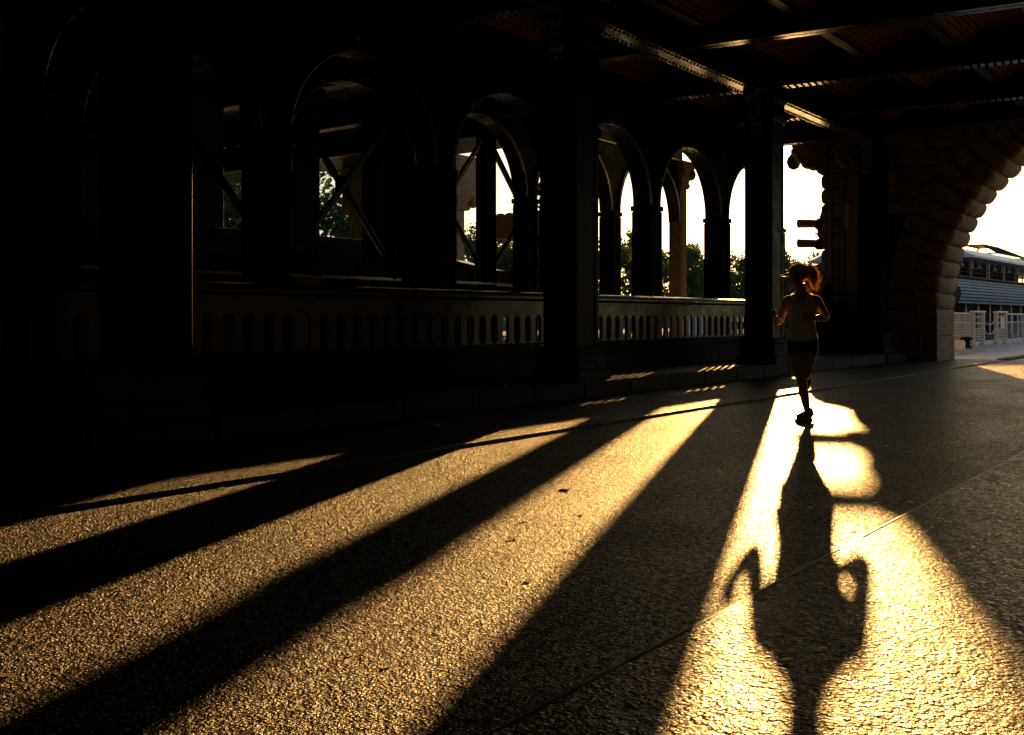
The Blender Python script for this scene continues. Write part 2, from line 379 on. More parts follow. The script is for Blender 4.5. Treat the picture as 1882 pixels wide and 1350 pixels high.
# ------------------------------------------------------------------ arcades (row 1 over the balustrade, row 2 behind)
def arch_frame_mesh(r,zs,ztop,t,half,hole=True):
    """iron plate between two columns with a semicircular opening; local x centred; spans +-half"""
    b=MB(); n=28
    arc=[(r*math.cos(PI-PI*i/n),zs+r*math.sin(PI-PI*i/n)) for i in range(n+1)]
    # strips from the arc up to ztop, front and back + intrados
    top=[( -half+2*half*i/n, ztop) for i in range(n+1)]
    for y in(0,t):
        vs=[(p[0],y,p[1]) for p in arc]+[(p[0],y,p[1]) for p in top]
        fs=[(i,i+1,n+2+i,n+1+i) for i in range(n)]
        b.add(vs,fs)
        for s,ii in((-1,0),(1,n)):
            b.add([(s*half,y,zs),(s*r,y,zs),(s*half,y,ztop)],[(0,1,2)])
    b.add([(p[0],0,p[1]) for p in arc]+[(p[0],t,p[1]) for p in arc],[(i,i+1,n+2+i,n+1+i) for i in range(n)],True)
    return b
def arch_rim(r,zs,y0,y1,w):
    b=MB(); n=36
    rings=[]
    for i in range(n+1):
        a=PI-PI*i/n; c,s_=math.cos(a),math.sin(a)
        rings.append([((r-.004)*c,y0,zs+(r-.004)*s_),((r-.004)*c,y1,zs+(r-.004)*s_),((r+w)*c,y1,zs+(r+w)*s_),((r+w)*c,y0,zs+(r+w)*s_)])
    b.loft(rings,False)
    return b
def arcade(v,t,us,r,zs,ztop,cw,names,aname,zbase,group_c,group_a,labs_c,labs_a,mt,slots):
    P=3.26
    proto=None
    for i,u in enumerate(us if slots else us[:-1]):
        if proto is None:
            proto=thing(names,labs_c[i],'column',(u,v,zbase),0,group_c)
            b=MB(); h=cw/2
            b.box(-h,h,0,t,.0,zs-zbase+.02)
            for s in(-1,1): b.box(s*(h-.06)-.05,s*(h-.06)+.05,-.035,t+.035,.22,zs-zbase-.12)
            b.build('shaft',mt,proto,bevel=.010)
            b=MB(); b.box(-h-.05,h+.05,-.06,t+.06,0,.12); b.box(-h-.03,h+.03,-.045,t+.045,.12,.2); b.build('base',M['iron'],proto,bevel=.01)
            b=MB(); b.box(-h-.02,h+.02,-.05,t+.05,zs-zbase-.11,zs-zbase-.01); b.build('impost',mt,proto,bevel=.01)
        else: dup(proto,(u,v,zbase),labs_c[i])
    ap=None
    for i in range(len(us)-1):
        c=(us[i]+us[i+1])/2; half=(us[i+1]-us[i])/2
        if ap is None:
            ap=thing(aname,labs_a[i],'arch',(c,v,0),0,group_a)
            bb=arch_frame_mesh(r,zs+.005,ztop-.68,t-.08,half-.002); hz=ztop-.68; hh=half-.002
            if not slots: bb=arch_frame_mesh(r,zs+.005,ztop,t-.08,half-.002)
            if slots: bb.box(-hh,hh,0,t-.08,hz+.24,ztop)
            for s_ in(-1,1) if slots else (): bb.box(min(s_*.18,s_*(hh-.17)),max(s_*.18,s_*(hh-.17)),.003,t-.083,hz,hz+.24)
            
            o=bb.build('spandrel',mt,ap); o.location=(0,.04,0)
            arch_rim(r,zs+.005,-.0,t,.09).build('rim',M['rim'],ap,bevel=.012)
        else: dup(ap,(c,v,0),labs_a[i])
words=['far left','second from left','third from left','fourth from left','fourth from right','third from right','second from right','rightmost']
us1=[18.11+.0+3.26*k-.0 for k in range(-4,3)]
lc1=['black arcade column on the balustrade, '+w for w in ('leftmost of its row','second from the left','third from the left, beside braces','hidden behind the mid picture column','third from the right of its row','second from the right, beside sky','rightmost, behind the runner column')]
la1=['round black iron arch over the balustrade, '+w for w in ('leftmost','second from left with gold rim','third from left framing green trees','half hidden behind the tall column','second from right with thin sky slits','rightmost, framing the bright sky')]
arcade(10.14,.40,us1,1.4,3.38,5.585,.46,'arcade_column','iron_arch',.2,'arcade columns above the balustrade','round iron arches above the balustrade',lc1,la1,M['arc'],True)
girder('arcade_girder','long plate girder lying on top of the front arcade',(-8,10.34),(25.1,10.34),5.56,.6,.42,False)
for u in us1:
    for sx in (-.17,.17):
        b=MB(); b.box(-.04,.04,-.13,.13,-.26,.01); b.build('post',M['steel'],bpy.data.objects['arcade_girder'],loc=(u+8+sx,0,0))
us2=[16.35+3.26*k for k in range(-3,3)]
lc2=['slimmer black column of the back arcade, '+w for w in ('leftmost','second from left','third from left','second from right, beside the braces','rightmost','end')]
la2=['smaller round iron arch of the back arcade, '+w for w in ('leftmost','second from left','third from left','inside the tree-framing arch','rightmost')]
arcade(12.0,.32,us2,1.42,3.5,5.02,.36,'back_arcade_column','back_iron_arch',WATER-.3,'columns of the back arcade','round arches of the back arcade',lc2,la2,M['arc'],False)
girder('back_arcade_girder','shallow girder lying on the back arcade',(5,12.16),(23.1,12.16),5.03,.45,.34,False)
t=thing('stone_pilaster','pale stone end pilaster seen inside the rightmost arch','pilaster',(22.87,12.16,0))
b=MB(); b.box(-.18,.18,-.16,.16,WATER-.3,4.35); b.box(-.13,.13,-.175,.175,1.2,4.1); b.box(-.195,.195,-.11,.11,1.2,4.1); b.build('shaft',M['stone2'],t,bevel=.012)
b=MB(); b.sqlathe([(.2,4.35),(.24,4.42),(.21,4.5),(.28,4.75),(.33,4.9),(.33,5.02)],0,0)
for sx in(-1,1):
    for sy in(-1,1): b.ellip((sx*.25,sy*.25,4.72),(.12,.12,.15))
b.build('capital',M['stone2'],t,bevel=.01)
# ------------------------------------------------------------------ braced row
us3=[8.43,11.2,13.97,16.74,19.5]
proto=None
for i,u in enumerate(us3):
    lab='slender braced steel post over the river, '+('leftmost','second from left','third from left','between the green trees','rightmost')[i]
    if proto is None:
        proto=thing('braced_post',lab,'post',(u,13.5,WATER-.3),0,'braced posts over the river')
        b=MB(); b.box(-.15,.15,-.012,.012,0,8.6); b.box(-.165,-.14,-.15,.15,0,8.6); b.box(.14,.165,-.15,.15,0,8.6); b.build('shaft',M['steel'],proto)
        b=MB(); b.box(-.26,.26,-.24,.24,4.1,4.2); b.box(-.2,.2,-.18,.18,4.2,4.3); b.build('base_plate',M['iron'],proto,bevel=.008)
    else: dup(proto,(u,13.5,WATER-.3),lab)
for i in range(4):
    u0,u1=us3[i]+.17,us3[i+1]-.17
    t=thing('cross_bracing',('X-shaped steel bracing at far left','X-shaped steel bracing with a white glimpse of sky','X-shaped steel bracing beside the pale stone pilaster','X-shaped steel bracing in front of green trees')[i],'bracing',(0,13.5,0),0,'X braces between the river posts')
    for (a,bz,dy) in(((u0,2.12),(u1,4.85),-.04),((u0,4.85),(u1,2.12),.04)):
        b=MB(); b.obox((a[0],dy,a[1]),(bz[0],dy,bz[1]),.02,.13); b.obox((a[0],dy-.03,a[1]+.06),(bz[0],dy-.03,bz[1]+.06),.07,.015); b.build('diagonal',M['rim'],t)
    b=MB(); m_=(u0+u1)/2; b.box(m_-.16,m_+.16,-.022,.022,3.32,3.65); b.build('gusset',M['steel'],t)
girder('river_girder','low riveted grey plate girder crossing behind the braces',(7,13.5),(20,13.5),1.78,.32,.3,False)
b=MB(); x=.1
while x<13:
    for z in(.06,.13,.25): 
        n=6; b.loft([[(x+r*math.cos(2*PI*k/n),y,z+r*math.sin(2*PI*k/n)) for k in range(n)] for r,y in((.028,-.014),(.018,-.03))],True)
    x+=.16
r=b.build('rivets',M['rivet'],bpy.data.objects['river_girder']); r['kind']='stuff'
# sloping arch ribs of the river span, glimpsed between the columns
for i,(u,v0,v1) in enumerate(((20.8,14.2,27),(17.3,14.2,30),(13.2,14.0,30),(9.2,14,30))):
    t=thing('arch_rib','dark sloping bridge rib glimpsed low between the columns','bridge rib',(u,v0,0),0,'sloping arch ribs of the river span')
    L=v1-v0; n=10
    prof=[(L*k/n, 1.3+1.9*math.sin(PI*.5*k/n)) for k in range(n+1)]
    b=MB(); poly=prof+[(p[0],p[1]+.5) for p in prof[::-1]]
    b.prism(poly,'yz',-.02,.02); b.build('web',M['steel'],t)
    for dz,nm in((0,'lower_flange'),(.5,'upper_flange')):
        b=MB(); b.prism([(p[0],p[1]+dz) for p in prof]+[(p[0],p[1]+dz+.03) for p in prof[::-1]],'yz',-.2,.2); b.build(nm,M['steel_lit'],t)
# stone bearing blocks on the river footing
bl=None
for i,(px,v) in enumerate(((150,17.5),(392,17.5),(640,17.5),(690,15.2),(855,15.2))):
    u=px_v(px,v)
    lab=('stone bearing block far left in the dark','stone bearing block beside the gold-lit column','stone bearing block lit white behind the X braces','warm lit stone bearing block under the X braces','stone bearing block under the pale pilaster')[i]
    z=px_z(u,v,(430,440,455,507,520)[i])
    t=thing('bearing_block',lab,'stone block',(u,v,z),R(8))
    b=MB(); b.loft([[(-.55,-.5,-.10),(.6,-.5,-.30),(.6,.5,-.12),(-.55,.5,.06)],[(-.55,-.5,.02),(.6,-.5,-.2),(.6,.5,.0),(-.55,.5,.18)]],False); b.build('slab',M['stone2'],t,bevel=.02)
    b=MB(); b.box(-.45,.45,-.4,.4,-z+WATER-.3,-.2); b.build('pedestal',M['soot'],t,bevel=.02)
b=MB(); b.box(-.34,.34,-.34,.34,WATER-.3,6.1);  # dark masses added to block the bright background at left
for z in (0.0,1.7,5.0): b.box(-.42,.42,-.42,.42,z,z+.22)
tag(b.build('back_occluder',M['soot'],bevel=.03,loc=(11.95,14.1,0)),'added dark blocky mass just left of the first X braces','pier')
for (lx,ly,hw,lab) in ((14.55,14.5,.27,'narrow added dark block right of the left X braces'),(13.45,20.0,.8,'wide added dark block deep behind the nearest column')):
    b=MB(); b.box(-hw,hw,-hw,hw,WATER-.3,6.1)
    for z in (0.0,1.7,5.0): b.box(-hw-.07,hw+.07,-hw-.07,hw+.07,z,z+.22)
    tag(b.build('back_occluder',M['soot'],bevel=.03,loc=(lx,ly,0)),lab,'pier')
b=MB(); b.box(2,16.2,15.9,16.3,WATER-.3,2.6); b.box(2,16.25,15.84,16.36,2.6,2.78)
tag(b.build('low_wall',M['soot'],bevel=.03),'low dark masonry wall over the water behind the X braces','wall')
# dark block added to black out the view at left
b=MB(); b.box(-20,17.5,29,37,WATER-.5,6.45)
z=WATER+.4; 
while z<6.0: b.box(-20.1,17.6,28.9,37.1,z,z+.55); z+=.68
tag(b.build('dark_view_block',M['soot'],bevel=.05),'huge added dark block behind the left columns','pier')
# facade: stone pilasters at the bridge edge over the river
def pilaster(u,v,label,zb,zt):
    t=thing('stone_pilaster',label,'pilaster',(u,v,0),0)
    b=MB(); b.sqlathe([(.55,WATER-.4),(.55,zb-.12),(.56,zb),(.5,zb+.12),(.44,zb+.2),(.40,zb+.34),(.40,zb+.4)],0,0); b.build('pedestal',M['stone2'],t,bevel=.02)
    b=MB(); b.box(-.25,.25,-.25,.25,zb+.4,zt-.5); b.box(-.17,.17,-.27,.27,zb+.8,zt-.9); b.box(-.27,.27,-.17,.17,zb+.8,zt-.9); b.build('shaft',M['stone2'],t,bevel=.02)
    b=MB(); b.sqlathe([(.36,zt-.5),(.40,zt-.42),(.38,zt-.3),(.48,zt-.1),(.55,zt),(.55,6.5)],0,0)
    for s in(-1,1):
        for q in(-1,1): b.ellip((s*.45,q*.45,zt-.22),(.17,.17,.2))
    b.build('capital',M['stone2'],t,bevel=.015)
    return t
pilaster(25.75,22.15,'pale stone pilaster with moulded base among trees',2.3,5.2)
pilaster(25.75,26.5,'narrow pale stone pilaster seen through the left X braces',2.3,5.2)
# carved lintel across the opening
t=thing('carved_lintel','dark carved hanging lintel crossing the sky above the trees','lintel',(25.6,0,0))
b=MB(); b.box(-.3,.3,17.6,20.6,3.72,4.32); 
for k in range(11): b.ellip((0,17.75+.27*k,3.70),(.28,.15,.1+.03*(k%2)),nu=10,nv=6)
b.build('beam',M['stone2'],t,bevel=.03)
b=MB()
for k in range(8): b.ellip((0,17.8+.37*k,4.34),(.22,.16,.12),nu=10,nv=6)
b.build('cresting',M['stone2'],t)
b=MB(); b.box(-.2,.2,17.7,18.1,4.3,6.52); b.build('hanger',M['soot'],t)
b=MB(); b.box(-.25,.25,10.2,44,6.52,6.9); 

# ------------------------------------------------------------------ balustrade bays
def bal_mesh(w2,wp,z0,z1,t):
    r=wp-w2; n=6; L=[]
    # right outline from bottom to top
    pts=[(wp,z0)]
    for i in range(n+1):
        a=PI/2*i/n; pts.append((wp-r*math.sin(a), z0+.015+r-r*math.cos(a)))
    for i in range(n+1):
        a=PI/2*i/n; pts.append((w2+r*(1-math.cos(a)), z1-.015-r+r*math.sin(a)))
    pts.append((wp,z1))
    # bulge of the stem
    poly=pts+[(-x,z) for x,z in pts[::-1]]
    b=MB(); b.prism(poly,'xz',-t/2,t/2); return b
BV=8.87
balm=bal_mesh(.056,.132,.69,1.13,.047).mesh('baluster'); M['balu']=mat('baluster_iron',(.022,.02,.017),.32,.4,6,.3,60,.003,spec=.6)
balm.materials.append(M['balu'])
balt=bal_mesh(.058,.132,.69,1.13,.060).mesh('baluster'); balt.materials.append(M['balu'])
def bay(u0,u1,label):
    t=thing('balustrade',label,'balustrade',(u0,BV,0),0,'balustrade bays between the columns'); L=u1-u0
    b=MB(); b.box(0,L,-.17,.17,.2,.50); b.box(0,L,-.145,.145,.50,.56); b.box(0,L,-.12,.12,.56,.60); b.build('plinth',M['iron'],t,bevel=.008)
    b=MB(); b.box(0,L,-.08,.08,.60,.70); b.build('bottom_rail',M['iron'],t,bevel=.01)
    b=MB(); b.box(0,L,-.075,.075,1.125,1.285); b.box(0,L,-.13,.13,1.285,1.32)
    x=0
    while x<L-.01:
        x2=min(L,x+1.63); pl=[(-.165,1.32),(.165,1.32),(.17,1.36)]+[(.168*math.cos(PI*q/14),1.385+.072*math.sin(PI*q/14)) for q in range(15)]+[(-.17,1.36)]; b.loft([[(xx,p[0],p[1]) for p in pl] for xx in(x+.003,x2-.003)],True); x=x2
    b.build('handrail',M['ironrail'],t)
    n=int(L/.267); off=(L-n*.267)/2+.1335
    for k in range(n):
        o=bpy.data.objects.new('baluster',balt if u0+off+k*.267<15.4 else balm); C.objects.link(o); o.parent=t; o.location=(off+k*.267,0,0)
        bv=o.modifiers.new('bevel','BEVEL'); bv.width=.007; bv.segments=2
    return t
cs=[4.93,11.45,17.98]
bay(2.0,5.79,'iron balustrade bay left of the broad nearest column')
bay(5.81,13.29,'iron balustrade bay between the broad left column and mid column')
bay(13.31,20.99,'balustrade bay left of the runner with sunlit slots and rail')
bay(21.01,24.3,'short balustrade bay behind the runner')
# newel with urn at the end of the balustrade
t=thing('newel_post','stone newel post with urn finial behind the runner shoulder','newel post',(24.65,8.92,0))
b=MB(); b.sqlathe([(.34,.2),(.34,.5),(.30,.55),(.28,.6),(.28,1.2),(.33,1.27),(.36,1.33),(.36,1.44),(.30,1.48)],0,0); b.build('post',M['iron'],t,bevel=.012)
b=MB(); b.lathe([(.02,1.46),(.17,1.47),(.17,1.51),(.09,1.54),(.08,1.57),(.17,1.63),(.20,1.70),(.17,1.77),(.12,1.80),(.13,1.83),(.08,1.87),(.07,1.93),(.02,1.97)],0,0); b.build('urn',M['iron'],t)

# ------------------------------------------------------------------ stone arch wall
AU0,AU1=25.40,27.10; AC=2.03; AR=4.5; AZ=1.28; COU=.39
def pillow(b,poly,u0,u1,ins=.05,dep=.09):
    """rounded bossage: polygon in (v,z) given CCW, pillowed on both faces"""
    c=Vector((sum(p[0] for p in poly)/len(poly),sum(p[1] for p in poly)/len(poly)))
    def sh(d):
        out=[]
        for p in poly:
            q=Vector(p)-c; l=q.length; out.append(c+q*max(.2,(l-d)/l))
        return out
    rings=[]
    for d,o in((ins*2.2,0),(ins*1.0,dep*.18),(ins*.35,dep*.5),(0,dep)): rings.append([(u0+o,p[0],p[1]) for p in sh(d)])
    for d,o in((0,dep),(ins*.35,dep*.5),(ins*1.0,dep*.18),(ins*2.2,0)): rings.append([(u1-o,p[0],p[1]) for p in sh(d)])
    b.loft(rings,True)
def bull(p0,p1,bulge,n=7):
    """points from p0 to p1 bulging to the right of the direction p0->p1"""
    p0=Vector(p0);p1=Vector(p1);d=p1-p0; nrm=Vector((d.y,-d.x)).normalized(); out=[]
    for i in range(n+1):
        t=i/n; x=2*t-1
        out.append(p0+d*t+nrm*bulge*math.sqrt(max(0,1-x*x)))
    return [tuple(p) for p in out]
wall=thing('stone_arch_wall','massive rusticated stone pier and arch spanning the road','stone arch',(0,0,0))
bc=MB()           # core
n=40; arc=[(AC+(AR+.12)*math.cos(PI*i/n),AZ+(AR+.12)*math.sin(PI*i/n)) for i in range(n+1)]
# core as left pier, right pier and top
core_top=6.24
for i in range(n):
    (v0,z0),(v1,z1)=arc[i],arc[i+1]
    bc.prism([(v0,z0),(v0,core_top),(v1,core_top),(v1,z1)],'yz',AU0+.12,AU1-.12)
bc.prism([(6.66,-.02),(9.1,-.02),(9.1,core_top),(6.66,core_top)],'yz',AU0+.12,AU1-.12)
bc.prism([(-4.6,-.02),(-2.6,-.02),(-2.6,core_top),(-4.6,core_top)],'yz',AU0+.12,AU1-.12)
bc.build('core',M['soot'],wall)
# voussoirs
dth=COU/AR; nv=int(PI/2/dth); dth=(PI/2)/nv
bv=MB(); random.seed(3)
for k in range(-nv,nv):
    a0=PI/2+k*dth; a1=a0+dth
    if AC+AR*math.cos((a0+a1)/2)<-3.5: continue
    rin=AR; rout=AR+1.22
    P=lambda r,a:(AC+r*math.cos(a),AZ+r*math.sin(a))
    inner=bull(P(rin+.07,a1),P(rin+.05,a0),.095)
    pillow(bv,[P(rout,a0+.003),P(rout,a1-.003)]+inner[0:],AU0,AU1,.06,.13)
bv.build('voussoirs',M['stone'],wall)
# horizontal courses of the left pier
bcz=MB(); z=AZ; k=0
while z<6.1:
    z1=z+COU
    zm=z+COU/2
    q=(AR+1.20); vr=AC+math.sqrt(max(0,q*q-(min(zm-AZ,q))**2))
    vl=9.40
    if z-AZ<2.0: vr=max(vr,AC+AR+1.17)
    if vr<vl-.3:
        poly=[(vr-.02,z1-.004),(vr-.02,z+.004)]
        left=bull((vl-.05,z+.004),(vl-.05,z1-.004),.07)
        # split into two stones with a joint
        cut=vr+ (1.15 if k%2 else .8)
        pillow(bcz,[(cut-.004,z+.004),(cut-.004,z1-.004),(vr-.02,z1-.004),(vr-.02,z+.004)],AU0+.01,AU1,.06,.13)
        pillow(bcz,left+[(cut+.004,z1-.004),(cut+.004,z+.004)],AU0+.01,AU1,.06,.13)
    z=z1;k+=1
bcz.build('courses',M['stone'],wall)
bb=MB(); bb.box(AU0+.02,AU1-.02,6.53,9.25,-.02,.62); bb.box(AU0+.03,AU1-.03,6.535,9.23,.624,AZ-.004)
bb.build('base_blocks',M['stone'],wall,bevel=.02)
bb=MB(); bb.box(AU0+.02,AU1-.02,-3.4,-2.47,-.02,AZ-.004); bb.build('base_blocks',M['stone'],wall,bevel=.02)
# carved corbel at the top of the pier's river side
bk=MB()
bk.prism([(9.2,5.0),(9.55,5.02),(9.75,5.1),(9.95,5.28),(10.1,5.5),(10.2,5.8),(10.2,6.45),(9.2,6.45)],'yz',AU0-.1,AU1-.2)
for i,(v,z_,r) in enumerate(((9.45,5.0,.13),(9.62,5.0,.10),(9.78,5.08,.12),(9.93,5.22,.11),(10.06,5.42,.12),(9.35,4.92,.16))): bk.ellip((AU0+.1,v,z_),(.3,r,r),nu=12,nv=8)
bk.build('corbel',M['stone2'],wall,bevel=.03)
bk=MB()
bk.prism([(9.1,-.02),(9.93,-.02),(9.93,1.9),(9.92,2.15),(9.86,2.32),(9.74,2.42),(9.58,2.46),(9.42,2.54),(9.32,2.72),(9.1,2.8)],'yz',AU0+.25,AU0+1.3)
bk.ellip((AU0+.75,9.80,2.22),(.56,.17,.19)); bk.build('volute',M['stone2'],wall,bevel=.04)
# carved cartouche bulging from the river side
bk=MB()
bk.prism([(9.1,3.0),(9.44,3.06),(9.50,3.2),(9.52,3.4),(9.49,3.55),(9.43,3.75),(9.32,4.0),(9.1,4.1)],'yz',AU0+.1,AU0+.9)
bk.ellip((AU0+.5,9.42,3.35),(.42,.14,.34)); bk.ellip((AU0+.3,9.25,2.9),(.3,.14,.1)); bk.ellip((AU0+.5,9.25,2.5),(.3,.12,.14))
bk.build('cartouche',M['stone2'],wall,bevel=.05)
# stone pilaster in front of the pier, with leafy capital and white plate
t=thing('stone_pilaster','slim stone pilaster with leafy capital and white plate, beside the pole','pilaster',(25.12,8.47,.2))
b=MB(); b.box(-.24,.24,-.30,.30,0,.75); b.box(-.21,.21,-.26,.26,.75,.86); b.build('pedestal',M['stone2'],t,bevel=.02)
b=MB(); b.box(-.17,.2,-.22,.22,.86,4.62); b.box(-.2,.2,-.22,-.14,1,4.5); b.box(-.2,.2,.14,.22,1,4.5); b.build('shaft',M['stone2'],t,bevel=.015)
b=MB(); b.sqlathe([(.2,4.6),(.25,4.66),(.22,4.74),(.26,4.95),(.34,5.2),(.34,5.28)],0,0)
for s in(-1,1):
    b.ellip((-.12,s*.27,4.88),(.13,.11,.16)); b.ellip((-.22,s*.13,4.76),(.08,.1,.16)); b.ellip((-.2,s*.3,5.1),(.14,.13,.12))
b.ellip((-.26,0,4.98),(.09,.12,.18)); b.build('capital',M['stone2'],t,bevel=.01)
b=MB(); b.box(-.185,-.172,.03,.13,3.1,3.72); b.build('notice_plate',M['plate'],t)
# vertical pole with brackets and the two floodlights
t=thing('bracket_pole','thin vertical metal pole with triangular brackets on the stone pier','pole',(25.05,8.98,.2))
b=MB(); b.tube([(0,0,0),(0,0,3.9)],.04,8); b.build('pole',M['pipe'],t)
for z in(2.02,3.02):
    b=MB(); b.obox((0,0,z),(0,.42,z),.04,.04); b.obox((0,.02,z-.36),(0,.36,z-.03),.035,.035); b.obox((0,.04,z-.1),(.3,.04,z-.1),.03,.03); b.build('bracket',M['pipe'],t)
for z,lab in((3.52,'upper tubular floodlight poking out from the stone pier'),(3.0,'lower tubular floodlight poking out from the stone pier')):
    t=thing('floodlight',lab,'floodlight',(25.55,9.38,z),0,'tubular floodlights on the pier')
    b=MB(); b.tube([(0,0,-.02),(0,.14,-.01),(0,.16,0)],[.15,.15,.12],14); b.build('housing',M['boatdark'],t)
    b=MB(); b.tube([(0,.16,0),(0,.62,.03),(0,.66,.03)],[.105,.115,.12],14,cap=True); b.build('barrel',M['lamp'],t)
    b=MB(); b.obox((0,-.25,0),(0,.02,0),.06,.06); b.build('arm',M['boatdark'],t)
# conduits on the pier face
t=thing('conduit','thin bent conduit running down the rusticated pier face','conduit',(25.33,7.05,0))
b=MB(); pts=[(0,.42,5.25),(0,.25,5.27),(0,.10,5.2),(0,.06,5.0),(0,.08,3.4),(0,0,2.1),(0,-.12,1.2),(0,-.18,.0)]
b.tube(pts,.022,6); b.build('tube',M['pipe'],t)
for z,y in((4.4,.07),(3.0,.06),(1.9,-.02),(.8,-.15)):
    b=MB(); b.box(-.03,.05,y-.045,y+.045,z-.02,z+.02); b.build('clip',M['pipe'],t)
# lamp globe hanging near the column behind the runner
t=thing('hanging_lamp','small dark hanging globe lamp against the glaring sky','lamp',(26.2,10.42,0))
b=MB(); zc=px_z(26.2,10.42,297); b.lathe([(.02,zc-.22),(.13,zc-.17),(.19,zc-.02),(.17,zc+.1),(.08,zc+.2),(.05,zc+.3)],0,0); b.build('globe',M['boatdark'],t)
b=MB(); b.tube([(0,0,zc+.28),(0,0,6.55)],.02,6); b.build('rod',M['boatdark'],t)
# city side: the lane has an edge wall beyond, seen through the arch nothing else

# ================================================================== TREES on the island
def tree_meshes(seed,h,rad,n):
    rnd=random.Random(seed); t=MB(); trunk=[]; cb=h*.28
    bend=[(rnd.uniform(-.15,.15),rnd.uniform(-.15,.15)) for _ in range(5)]
    pts=[(bend[i][0]*i/2,bend[i][1]*i/2,h*.75*i/4) for i in range(5)]
    t.tube(pts,[.22,.18,.15,.10,.05],8)
    cl=[]
    for k in range(9):
        a=rnd.uniform(0,2*PI); z0=h*rnd.uniform(.25,.55); rr=rad*rnd.uniform(.45,.95); z1=z0+rnd.uniform(.12,.35)*h
        e=(rr*math.cos(a),rr*math.sin(a),z1); t.tube([(0,0,z0),(e[0]*.5,e[1]*.5,z0+(z1-z0)*.65),e],[.09,.06,.025],6); cl.append(e)
    blobs=[]
    for k in range(26):
        a=rnd.uniform(0,2*PI); zz=rnd.uniform(.25,.97); prof=math.sin(PI*min(1,(zz-.12)/.88)**.8)**.6
        rr=rad*prof*math.sqrt(rnd.uniform(.15,1))
        blobs.append((rr*math.cos(a),rr*math.sin(a),zz*h*.96,rad*rnd.uniform(.22,.42)))
    blobs+=[(e[0],e[1],e[2],rad*.3) for e in cl]+[(rnd.uniform(-.3,.3),rnd.uniform(-.3,.3),h*.93,rad*.25)]
    l=MB()
    for k in range(n):
        bx,by,bz,br=rnd.choice(blobs)
        d=Vector((rnd.gauss(0,1),rnd.gauss(0,1),rnd.gauss(0,.8))).normalized()*br*rnd.uniform(.4,1.08)
        p=Vector((bx,by,bz))+d; s=rnd.uniform(.10,.24)
        a=Vector((rnd.gauss(0,1),rnd.gauss(0,1),rnd.gauss(0,1))).normalized(); b_=a.orthogonal().normalized(); c_=a.cross(b_)
        an=rnd.uniform(0,PI); e1=b_*math.cos(an)+c_*math.sin(an); e2=a.cross(e1)
        l.add([p-e1*s,p-e2*s*.5+a*s*.15,p+e1*s,p+e2*s*.5-a*s*.1],[(0,1,2,3)])
    return t.mesh('trunk'),l.mesh('crown')
tv=[tree_meshes(s,h,r,n) for s,h,r,n in((1,9.2,3.1,5200),(2,8.3,2.9,4800),(3,10.0,3.3,5600))]
for i,(a,b_) in enumerate(tv): a.materials.append(M['bark']); b_.materials.append(M['leafd' if i%2==0 else 'leaf'])
random.seed(5); u=30.0; i=0
while u<165:
    k=random.randrange(3); tm,cm=tv[k]
    v=45+random.uniform(-1.2,1.2)
    lab='leafy green riverside tree across the water' if u<62 else 'hazy green tree in the far row across the river'
    t=thing('riverside_tree',lab,'tree',(u,v,-.25),random.uniform(0,6.28),'trees across the water' if u<62 else 'far row of trees across the river')
    s=random.uniform(.92,1.1) if u>48 else random.uniform(1.05,1.22); t.scale=(s,s,s)
    for nm,me in(('trunk',tm),('crown',cm)):
        o=bpy.data.objects.new(nm,me); C.objects.link(o); o.parent=t
    u+=random.uniform(3.6,5.6); i+=1
# mass of far foliage on the far bank
far=MB(); rnd=random.Random(8)
for k in range(9000):
    x=rnd.uniform(-50,520); h=6+3*math.sin(x*.13)+2*math.sin(x*.41+1)
    p=Vector((x,150+rnd.uniform(0,6),2.5+rnd.uniform(0,1)**.8*h)); s=rnd.uniform(.4,.9)
    a=Vector((rnd.gauss(0,1),rnd.gauss(0,1),rnd.gauss(0,1))).normalized(); b_=a.orthogonal().normalized(); c_=a.cross(b_)
    far.add([p-b_*s,p-c_*s,p+b_*s,p+c_*s],[(0,1,2,3)])
tag(far.build('far_wood',M['leafd']),'dense dark wood lining the far river bank','wood',kind='stuff')
# white cabin cruiser moored by the island
def cruiser(u,v,label):
    t=thing('cabin_cruiser',label,'boat',(u,v,WATER),R(4),'white cruisers moored across the river')
    b=MB(); L=9
    rings=[]
    for x,w,zt in((-4.5,1.3,1.6),(-2,1.5,1.6),(1,1.5,1.7),(3.2,1.0,1.95),(4.6,.1,2.3)):
        rings.append([(x,-w*.75,-.4),(x,w*.75,-.4),(x,w,zt*.6),(x,w,zt),(x,-w,zt),(x,-w,zt*.6)])
    b.loft(rings,False); b.build('hull',M['white'],t,bevel=.04)
    b=MB(); b.loft([[(-3.4,-1.2,1.6),(2.3,-1.1,1.6),(2.3,1.1,1.6),(-3.4,1.2,1.6)],[(-3.2,-1.05,3.6),(1.0,-1.0,3.6),(1.0,1.0,3.6),(-3.2,1.05,3.6)],[(-3.3,-1.2,4.9),(.2,-1.1,4.9),(.2,1.1,4.9),(-3.3,1.2,4.9)]],False); b.build('cabin',M['white'],t,bevel=.06)
    for sy in(-1,1):
        b=MB(); b.box(-2.9,.9,sy*1.13-.02,sy*1.13+.02,2.5,3.1); b.build('window',M['glass'],t)
for px,lab in((1300,'white cabin cruiser moored below the far trees'),(1330,'white cabin cruiser second along the far moorings'),(1352,'white cabin cruiser moored nearest the runner column')):
    cruiser(px_v(px,37.5),37.5,lab)

